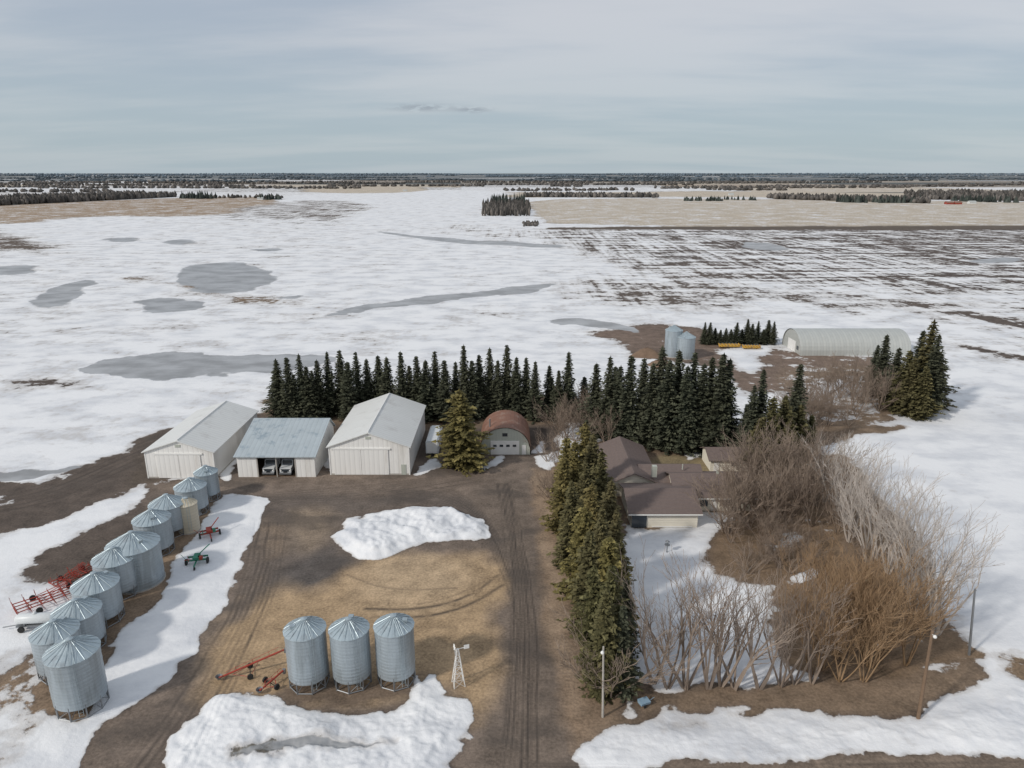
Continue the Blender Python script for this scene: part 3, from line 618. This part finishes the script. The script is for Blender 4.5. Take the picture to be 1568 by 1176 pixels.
# ---------------- conifers ----------------
def make_mesh(name,V,Fs,tint,mats,mi=None):
    me=bpy.data.meshes.new(name); me.from_pydata([tuple(v) for v in V],[],Fs)
    for m_ in mats: me.materials.append(M[m_])
    if mi is not None: me.polygons.foreach_set('material_index',mi)
    at=me.attributes.new('tint','FLOAT','FACE'); at.data.foreach_set('value',np.array(tint,dtype=np.float32)); me.update(); return me
def conifer(seed,H=15.,R=2.4,mat_='spruce',prof=.85,whorls=40,z0=.05,size=.42,dense=1.0,lump=.25):
    rd=random.Random(seed); V=[];Fs=[];T=[];MI=[]
    def tri(p,q,s,t,mi=0): o=len(V); V.extend([p,q,s]); Fs.append((o,o+1,o+2)); T.append(t); MI.append(mi)
    n=6
    for (za,ra),(zb_,rb_) in (((0,.22),(H*.5,.13)),((H*.5,.13),(H*.98,.02))):
        o=len(V)
        for z,r in((za,ra),(zb_,rb_)):
            for i in range(n): a=2*math.pi*i/n; V.append(Vector((r*math.cos(a),r*math.sin(a),z)))
        for i in range(n): Fs.append((o+i,o+(i+1)%n,o+n+(i+1)%n,o+n+i)); T.append(.5); MI.append(1)
    n=9; K=12; o=len(V)
    for k in range(K):
        f=k/(K-1); z=H*(z0+.05+(.9-z0)*f)
        for i in range(n): a=2*math.pi*i/n; r=R*.42*(1-f)**prof*rd.uniform(.6,1.2)+.02; V.append(Vector((r*math.cos(a),r*math.sin(a),z+rd.uniform(-.2,.2))))
    for k in range(K-1):
        for i in range(n): Fs.append((o+k*n+i,o+k*n+(i+1)%n,o+(k+1)*n+(i+1)%n,o+(k+1)*n+i)); T.append(0); MI.append(0)
    lean=[[rd.uniform(1-lump,1+lump*.8) for _ in range(8)] for _ in range(7)]
    for w in range(whorls):
        f=w/whorls; z=H*(z0+(1-z0)*f**.95); r=R*(1-f)**prof+.12
        if f<.08: r*=.75
        nb=max(4,int((6+5*(1-f))*dense)); ph=rd.random()*6.3
        for k in range(nb):
            a=ph+2*math.pi*k/nb+rd.uniform(-.25,.25); L=r*lean[int(f*7)%7][int((a%6.2832)/6.2832*8)%8]*rd.uniform(.65,1.2); cl=rd.random()
            dx,dy=math.cos(a),math.sin(a); st=max(2,int(L/.33))
            for s in range(st):
                g=(s+.6)/st; d=L*g; zz=z-.32*d+.12*d*g*1.5+rd.uniform(-.1,.1); wd=.5*(1-g*.7)*min(1,L)+.12
                for q in range(3):
                    lat=rd.uniform(-wd,wd); c=Vector((dx*d-dy*lat,dy*d+dx*lat,zz-abs(lat)*.2)); sz=size*rd.uniform(.6,1.2)
                    u=Vector((dx*sz,dy*sz,rd.uniform(-.35,.05)*sz)); v=Vector((-dy*sz*.5,dx*sz*.5,rd.uniform(-.4,.4)*sz))
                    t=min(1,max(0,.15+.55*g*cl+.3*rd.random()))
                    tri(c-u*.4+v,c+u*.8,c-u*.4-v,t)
    for k in range(10):
        a=rd.random()*6.3; z=H*(1-.05*rd.random()); tri(Vector((0,0,z+.3)),Vector((.18*math.cos(a),.18*math.sin(a),z-.1)),Vector((.1*math.cos(a+1.5),.1*math.sin(a+1.5),z-.3)),.5)
    return make_mesh('conifer_mesh',V,Fs,T,[mat_,'bark'],MI)
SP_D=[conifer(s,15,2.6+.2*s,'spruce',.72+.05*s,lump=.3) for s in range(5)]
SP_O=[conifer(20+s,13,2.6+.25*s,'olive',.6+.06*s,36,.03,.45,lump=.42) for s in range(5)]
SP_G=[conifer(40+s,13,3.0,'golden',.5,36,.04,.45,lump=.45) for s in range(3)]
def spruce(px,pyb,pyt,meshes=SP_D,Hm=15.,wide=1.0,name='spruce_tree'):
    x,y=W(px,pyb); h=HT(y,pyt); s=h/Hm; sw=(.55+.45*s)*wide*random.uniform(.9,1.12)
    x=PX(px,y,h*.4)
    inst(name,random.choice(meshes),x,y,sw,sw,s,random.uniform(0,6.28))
tops=[(427,549),(443,545),(461,541),(473,560),(487,550),(505,537),(524,534),(536,552),(549,537),(566,548),(580,543),(597,545),(614,537),(625,558),(640,543),(655,550),(666,536),(684,550),(698,553),(712,527),(724,550),(735,541),(752,531),(764,550),(776,526),(790,545),(806,546),(822,552),(840,558),(854,565),(871,537),(893,575)]
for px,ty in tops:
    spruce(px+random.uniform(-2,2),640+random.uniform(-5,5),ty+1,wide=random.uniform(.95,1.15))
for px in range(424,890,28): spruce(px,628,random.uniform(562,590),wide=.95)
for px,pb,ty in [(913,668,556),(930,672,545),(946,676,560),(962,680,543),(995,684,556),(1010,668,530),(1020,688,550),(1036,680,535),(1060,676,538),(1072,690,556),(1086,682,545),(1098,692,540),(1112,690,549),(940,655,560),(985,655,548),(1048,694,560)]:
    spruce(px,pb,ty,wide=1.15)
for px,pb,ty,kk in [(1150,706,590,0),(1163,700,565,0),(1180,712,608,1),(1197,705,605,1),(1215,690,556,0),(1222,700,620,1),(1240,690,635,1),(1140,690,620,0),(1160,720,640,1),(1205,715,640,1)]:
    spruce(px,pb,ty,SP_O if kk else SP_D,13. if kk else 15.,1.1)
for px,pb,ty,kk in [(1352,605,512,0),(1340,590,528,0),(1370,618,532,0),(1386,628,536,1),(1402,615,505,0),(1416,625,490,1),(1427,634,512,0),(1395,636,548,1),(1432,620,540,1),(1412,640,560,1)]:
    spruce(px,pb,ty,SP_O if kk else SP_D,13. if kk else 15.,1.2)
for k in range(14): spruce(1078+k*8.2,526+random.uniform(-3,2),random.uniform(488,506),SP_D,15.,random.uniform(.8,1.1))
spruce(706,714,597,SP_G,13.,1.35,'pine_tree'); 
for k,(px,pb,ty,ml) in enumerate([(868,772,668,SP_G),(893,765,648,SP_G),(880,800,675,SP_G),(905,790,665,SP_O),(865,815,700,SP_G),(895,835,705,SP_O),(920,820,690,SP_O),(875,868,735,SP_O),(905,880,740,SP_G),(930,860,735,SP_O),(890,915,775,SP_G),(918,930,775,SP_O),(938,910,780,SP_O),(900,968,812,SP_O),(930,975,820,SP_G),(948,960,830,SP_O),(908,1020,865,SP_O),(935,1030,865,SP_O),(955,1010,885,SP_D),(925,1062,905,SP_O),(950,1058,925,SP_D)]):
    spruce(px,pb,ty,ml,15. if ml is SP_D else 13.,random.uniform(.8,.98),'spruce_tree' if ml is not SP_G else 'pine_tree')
# ---------------- bare trees ----------------
def bare(seed,H=12.,stems=5,spread=.42,levels=3,matn='barkpale',rmin=.018,r0=.16,up=.1,kids=1.3,fork=.45):
    rd=random.Random(seed); segs=[]
    def grow(p,d,L,r,lv):
        n=4 if lv<2 else 3; sl=L/n; rr=r
        for k in range(n):
            d=(d+Vector((rd.gauss(0,.10),rd.gauss(0,.10),rd.gauss(0,.05)+up*.5))).normalized()
            q=p+d*sl; r2=max(rmin,rr*(.84 if k<n-1 else .75)); segs.append((p,q,rr,r2)); p=q; rr=r2
            if lv<levels and (k>0 or lv>0):
                c=int(kids+rd.random())
                for _ in range(c):
                    a=rd.random()*6.283; side=Vector((math.cos(a),math.sin(a),rd.uniform(-.1,.3)))
                    side=(side-d*side.dot(d)).normalized(); nd=(d+side*rd.uniform(fork*.7,fork*1.5)).normalized()
                    grow(p,nd,L*rd.uniform(.42,.62),max(rmin,rr*.6),lv+1)
    for s in range(stems):
        a=2*math.pi*(s+rd.random()*.6)/stems; t_=spread*rd.uniform(.35,1.15)
        grow(Vector((.2*math.cos(a),.2*math.sin(a),-.1)),Vector((math.sin(t_)*math.cos(a),math.sin(t_)*math.sin(a),math.cos(t_))),H*rd.uniform(.62,.78),r0*rd.uniform(.7,1.1),0)
    zmax=sorted(q.z for p,q,a,b_ in segs)[-max(2,len(segs)//30)]; k=H/zmax
    V=[];Fs=[]
    for p,q,ra,rb_ in segs:
        p=p*k;q=q*k
        d=q-p; u=d.orthogonal().normalized(); v=d.cross(u).normalized(); o=len(V)
        for c,r in((p,ra),(q,rb_)):
            for i in range(3): a=2.0944*i; V.append(c+u*(r*math.cos(a))+v*(r*math.sin(a)))
        for i in range(3): Fs.append((o+i,o+(i+1)%3,o+3+(i+1)%3,o+3+i))
    return make_mesh('bare_tree_mesh',V,Fs,[.5]*len(Fs),[matn])
BT=[bare(s,12,4+s%2,.42,3,'barkpale',.017,.21,kids=1.15) for s in range(5)]
BTT=[bare(10+s,12,4+s%2,.45,3,'barktan',.018,.22,kids=1.15) for s in range(5)]
BO=[bare(30+s,8,5,.45,3,'barkorange',.014,.11,kids=1.25) for s in range(4)]
BG=[bare(40+s,7,6,.75,3,'barkgrey',.018,.12,kids=1.2) for s in range(4)]
def btree(px,pb,ty,ms,Hm,name,wide=1.):
    x,y=W(px,pb); h=HT(y,ty); s=h/Hm; inst(name,random.choice(ms),x,y,s*wide,s*wide,s,random.uniform(0,6.28))
for px,pb,ty in [(1000,1046,895),(1022,1054,890),(1050,1054,876),(1084,1054,874),(1104,1050,885),(1126,1054,880),(1162,1054,890),(1196,1050,892),(1216,1048,915),(1244,1046,905)]:
    btree(px,pb,ty,BTT,12.,'bare_tree',.85)
for px,pb,ty in [(1262,770,668),(1276,788,674),(1292,804,682),(1308,820,692),(1326,840,706),(1344,858,718),(1360,878,732),(1378,896,746),(1396,914,762),(1410,932,776),(1422,950,790),(1434,972,808),(1330,868,745),(1395,948,815),(1300,830,715)]:
    btree(px,pb,ty,BT,12.,'bare_tree',.85)
def thicket(name,pts,ms,Hm):
    Vs=[];Fs=[];o=0
    for px,pb,ty in pts:
        x,y=W(px,pb); h=HT(y,ty); s=h/Hm; me_=random.choice(ms); n=len(me_.vertices); a=np.empty(n*3,np.float32); me_.vertices.foreach_get('co',a); a=a.reshape(-1,3)*s
        th=random.uniform(0,6.28); c_,s_=math.cos(th),math.sin(th); a=np.stack([a[:,0]*c_-a[:,1]*s_+x,a[:,0]*s_+a[:,1]*c_+y,a[:,2]],1)
        f=np.empty(len(me_.polygons)*4,np.int32); me_.loops.foreach_get('vertex_index',f); Vs.append(a); Fs.append(f.reshape(-1,4)+o); o+=n
    V_=np.concatenate(Vs); F_=np.concatenate(Fs); me2=bpy.data.meshes.new(name); me2.vertices.add(len(V_)); me2.vertices.foreach_set('co',V_.ravel()); me2.loops.add(F_.size); me2.loops.foreach_set('vertex_index',F_.ravel()); me2.polygons.add(len(F_)); me2.polygons.foreach_set('loop_start',np.arange(0,F_.size,4,dtype=np.int32)); me2.update(calc_edges=True)
    me2.materials.append(ms[0].materials[0]); ob=bpy.data.objects.new(name,me2); scene.collection.objects.link(ob)
R_=random.uniform
pts=[]
for _ in range(15):
    yb=R_(985,1045); pts.append((R_(1240,1400),yb,yb-R_(105,145)))
for _ in range(10):
    yb=R_(900,965); pts.append((R_(1190,1380),yb,yb-R_(45,75)))
thicket('willow_thicket',pts,BO,8)
pts=[]
for _ in range(26):
    t_=random.random(); x_=1125+t_*125+R_(-18,18); yb=R_(735,805)+30*(1-t_); pts.append((x_,yb,yb-R_(65,95)))
for _ in range(22): 
    yb=R_(800,880); pts.append((R_(1105+.4*(yb-800),1310),yb,yb-R_(28,55)))
thicket('grey_brush',pts,BG,7)
pts=[]
for _ in range(28):
    x_=R_(1205,1350); yb=R_(600,655); pts.append((x_,yb,yb-R_(38,60)))
for _ in range(14):
    yb=R_(650,690); pts.append((R_(850,935),yb,yb-R_(38,55)))
for _ in range(8):
    yb=R_(700,800); pts.append((R_(838,858),yb,yb-R_(20,40)))
thicket('bare_brush',pts,BG,7)
btree(935,1066,960,BG,7,'bare_shrub'); btree(912,1060,975,BG,7,'bare_shrub'); btree(1245,742,660,BTT,12,'bare_tree'); btree(1222,735,655,BTT,12,'bare_tree')
# ---------------- distant trees ----------------
def far_trees(name,items,matn,cone=False):
    n=6; base=np.array([[math.cos(2*math.pi*i/n),math.sin(2*math.pi*i/n)] for i in range(n)])
    prof=[(.55,0),(1,.3),(.8,.65),(.1,1)] if not cone else [(1,0),(.75,.33),(.42,.66),(.03,1)]
    it=np.array(items); K=len(it); V_=np.zeros((K,len(prof)*n,3)); 
    zb=np.clip((it[:,1]-9000)/14000,0,1)*45*(.5+.5*vn(it[:,0]/5200.,it[:,1]/9000.,3))
    for j,(r,z) in enumerate(prof):
        jr=rng.uniform(.65,1.25,(K,n)); jz=rng.uniform(-.09,.09,(K,n))*(0 if j==0 else 1)
        V_[:,j*n:(j+1)*n,0]=it[:,0:1]+it[:,3:4]*r*base[None,:,0]*jr; V_[:,j*n:(j+1)*n,1]=it[:,1:2]+it[:,3:4]*r*base[None,:,1]*jr; V_[:,j*n:(j+1)*n,2]=zb[:,None]+it[:,2:3]*(z+jz)
    f=[]
    for j in range(len(prof)-1):
        for i_ in range(n): f.append((j*n+i_,j*n+(i_+1)%n,(j+1)*n+(i_+1)%n,(j+1)*n+i_))
    f=np.array(f,np.int32); F_=(f[None]+(np.arange(K)*len(prof)*n)[:,None,None]).reshape(-1,4).astype(np.int32); V_=V_.reshape(-1,3).astype(np.float32)
    me2=bpy.data.meshes.new(name); me2.vertices.add(len(V_)); me2.vertices.foreach_set('co',V_.ravel()); me2.loops.add(F_.size); me2.loops.foreach_set('vertex_index',F_.ravel()); me2.polygons.add(len(F_)); me2.polygons.foreach_set('loop_start',np.arange(0,F_.size,4,dtype=np.int32)); me2.update(calc_edges=True)
    at=me2.attributes.new('tint','FLOAT','FACE'); tv=np.repeat(rng.uniform(0,1,K),len(f))*.7+rng.uniform(0,.3,len(F_)); at.data.foreach_set('value',tv.astype(np.float32))
    me2.materials.append(M[matn]); ob=bpy.data.objects.new(name,me2); scene.collection.objects.link(ob)
def along(x0,y0,x1,y1,n,h,wd,spread):
    a=W(x0,y0); b_=W(x1,y1); out=[]
    for _ in range(n):
        t_=random.random(); out.append((a[0]+(b_[0]-a[0])*t_+R_(-3,3),a[1]+(b_[1]-a[1])*t_+R_(0,spread),h*R_(.6,1.15),wd*R_(.7,1.3)))
    return out
def region(x0,x1,y0,y1,n,h,wd):
    out=[]
    for _ in range(n):
        yy=R_(y0,y1); p=W(R_(x0,x1),yy); out.append((p[0],p[1],h*R_(.65,1.15),wd*R_(.7,1.3)))
    return out
far_trees('woodlot_bare_trees',region(739,811,314,331,520,11,1.6),'farbrown')
far_trees('woodlot_conifers',region(752,804,308,317,130,16,2.2),'fardark',True)
far_trees('field_bush',region(800,824,341,347,50,3,1.4),'farbrown')
far_trees('distant_shelterbelt',along(-150,322,245,303,800,13,4,90)+along(-150,312,200,300,400,12,5,90)+along(800,302,1010,303,220,11,5,80)+along(1190,305,1430,312,300,12,5,80)+along(1430,306,1750,311,420,14,5,120)+along(1430,300,1750,302,300,14,6,150)+along(250,303,430,304,60,8,4,60),'farbrown')
far_trees('distant_spruce_belt',along(275,304,318,305,40,15,3.5,50)+along(390,306,425,306,22,12,3,40)+along(1050,308,1110,308,50,9,3,30)+along(1110,306,1160,307,18,9,3,30)+along(1290,310,1330,311,30,14,4,30)+along(1350,311,1420,311,60,13,4,40)+along(1480,309,1568,311,50,13,4,60),'fardark',True)
rows=[]
for Yr,h,gap in ((2300,10,.6),(2700,11,.35),(3050,11,.3),(3400,12,.2),(3900,12,.1),(4300,13,.1)):
    n=int(Yr*1.8/20)
    for k in range(n):
        x_=(k/n-.5)*Yr*1.9
        g_=gap*1.3-.2-(.5 if x_<-Yr*.2 else 0)
        if math.sin(x_*.0031+Yr)+.6*math.sin(x_*.0083+Yr*2)<g_: continue
        for _ in range(3): rows.append((x_+R_(-14,14),Yr+x_*.03+90*math.sin(x_*.002+Yr)+R_(-60,60),h*R_(.6,1.15),R_(6,10)))
far_trees('distant_tree_rows',rows,'farbrown')
def rowset(spec):
    rows=[]
    for Yr,h,gap in spec:
        n=int(min(1400,Yr*1.9/18)); st=Yr*1.95/n
        for k in range(n):
            x_=(k/n-.5)*Yr*1.95
            if math.sin(x_*.0021+Yr)+.6*math.sin(x_*.0057+Yr*2)+.3*math.sin(x_*.0151)<gap: continue
            hh=h*(1+.25*math.sin(x_/Yr*9+Yr)+.15*math.sin(x_/Yr*23+Yr*3))
            rows.append((x_+R_(-8,8),Yr+.04*Yr*math.sin(x_*.0011+Yr)+R_(-90,90),hh*R_(.7,1.1),st*R_(.8,1.3)))
    return rows
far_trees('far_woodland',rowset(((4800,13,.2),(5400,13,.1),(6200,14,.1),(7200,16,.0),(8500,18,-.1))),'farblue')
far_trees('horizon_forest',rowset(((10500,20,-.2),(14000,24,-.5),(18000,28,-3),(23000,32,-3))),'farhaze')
for px,py,c in [(398,306,'truckwhite'),(1455,313,'redbarn'),(1468,313,'redbarn'),(1490,312,'truckwhite'),(1345,308,'truckwhite'),(290,299,'truckwhite'),(620,293,'truckwhite'),(1120,299,'truckwhite')]:
    x,y=W(px,py); e=root('distant_barn',x,y); bw,br=B(),B(); gable(bw,br,-6,6,0,9,3,5.2,'X',.5); bw.obj('walls',[c],e); br.obj('roof',['qgrey' if c!='redbarn' else 'rust'],e)
# ---------------- light & sky ----------------
el=math.radians(34); S=Vector((-.82,-.57,0)).normalized(); S3=Vector((S.x*math.cos(el),S.y*math.cos(el),math.sin(el)))
sd=bpy.data.lights.new('sun','SUN'); sd.energy=2.2; sd.angle=math.radians(4); sd.color=(1,.95,.88)
so=bpy.data.objects.new('sun',sd); scene.collection.objects.link(so); so.rotation_euler=(-S3).to_track_quat('-Z','Y').to_euler(); so.location=(0,0,200)
wd=bpy.data.worlds.new('World'); scene.world=wd; wd.use_nodes=True; nt=wd.node_tree; bg=nt.nodes['Background']
sky=N(nt,'ShaderNodeTexSky',sky_type='NISHITA'); sky.sun_disc=False; sky.sun_elevation=el; sky.sun_rotation=math.atan2(S.x,S.y)
tc=N(nt,'ShaderNodeTexCoord').outputs['Generated']; sep=N(nt,'ShaderNodeSeparateXYZ'); nt.links.new(tc,sep.inputs[0])
z=mth(nt,'MAXIMUM',sep.outputs[2],.0); zz=mth(nt,'ADD',z,.10)
cmb=N(nt,'ShaderNodeCombineXYZ'); nt.links.new(mth(nt,'DIVIDE',sep.outputs[0],zz),cmb.inputs[0]); nt.links.new(mth(nt,'DIVIDE',sep.outputs[1],zz),cmb.inputs[1])
rot=N(nt,'ShaderNodeMapping'); rot.inputs['Rotation'].default_value=(0,0,.5); rot.inputs['Scale'].default_value=(.3,.75,1); nt.links.new(cmb.outputs[0],rot.inputs['Vector'])
nA=noise(nt,rot.outputs[0],1.1,6,.55); nB=noise(nt,scaled(nt,cmb.outputs[0],(.2,.3,1)),1.2,2,.5)
cl=mth(nt,'ADD',mth(nt,'MULTIPLY',nA,.6),mth(nt,'MULTIPLY',nB,.4)); cl=sstep(nt,cl,.41,.59)
low=mixc(nt,sstep(nt,z,.0,.22),(4.1,5.0,5.6),(4.2,4.8,5.65)); 
hi=mixc(nt,sstep(nt,z,0,.2),(4.8,5.5,6.0),(6.1,6.3,6.7))
colr=mixc(nt,cl,low,hi); colr=mixc(nt,.12,colr,sky.outputs[0])
# thin grey cloud fragments low in the sky
ax=mth(nt,'DIVIDE',sep.outputs[0],mth(nt,'MAXIMUM',sep.outputs[1],.05)); ay=mth(nt,'DIVIDE',sep.outputs[2],mth(nt,'MAXIMUM',sep.outputs[1],.05))
ft=None
for a0,e0,wa,we in ((-.118,.0825,.036,.0042),(-.053,.0800,.022,.0032)):
    q=mth(nt,'ADD',mth(nt,'POWER',mth(nt,'DIVIDE',mth(nt,'SUBTRACT',ax,a0),wa),2),mth(nt,'POWER',mth(nt,'DIVIDE',mth(nt,'SUBTRACT',ay,e0),we),2))
    k_=mth(nt,'EXPONENT',mth(nt,'MULTIPLY',q,-1)); ft=k_ if ft is None else mth(nt,'ADD',ft,k_)
cv=N(nt,'ShaderNodeCombineXYZ'); nt.links.new(mth(nt,'MULTIPLY',ax,60),cv.inputs[0]); nt.links.new(mth(nt,'MULTIPLY',ay,220),cv.inputs[1])
fn=sstep(nt,noise(nt,cv.outputs[0],1.0,4,.6),.38,.55); ft=mth(nt,'MULTIPLY',mth(nt,'MULTIPLY',ft,fn),.7,None,True)
colr=mixc(nt,ft,colr,(2.9,3.3,3.8))
nt.links.new(colr,bg.inputs[0]); bg.inputs[1].default_value=.1
# ---------------- camera ----------------
cd=bpy.data.cameras.new('camera'); cam=bpy.data.objects.new('camera',cd); scene.collection.objects.link(cam)
cd.sensor_width=36; cd.lens=F/1568*36; cd.clip_start=.5; cd.clip_end=100000
cam.location=(0,0,CH); cam.rotation_euler=(math.pi/2-PITCH,0,0); scene.camera=cam
scene.view_settings.view_transform='Standard'; scene.view_settings.look='None'; scene.view_settings.exposure=0
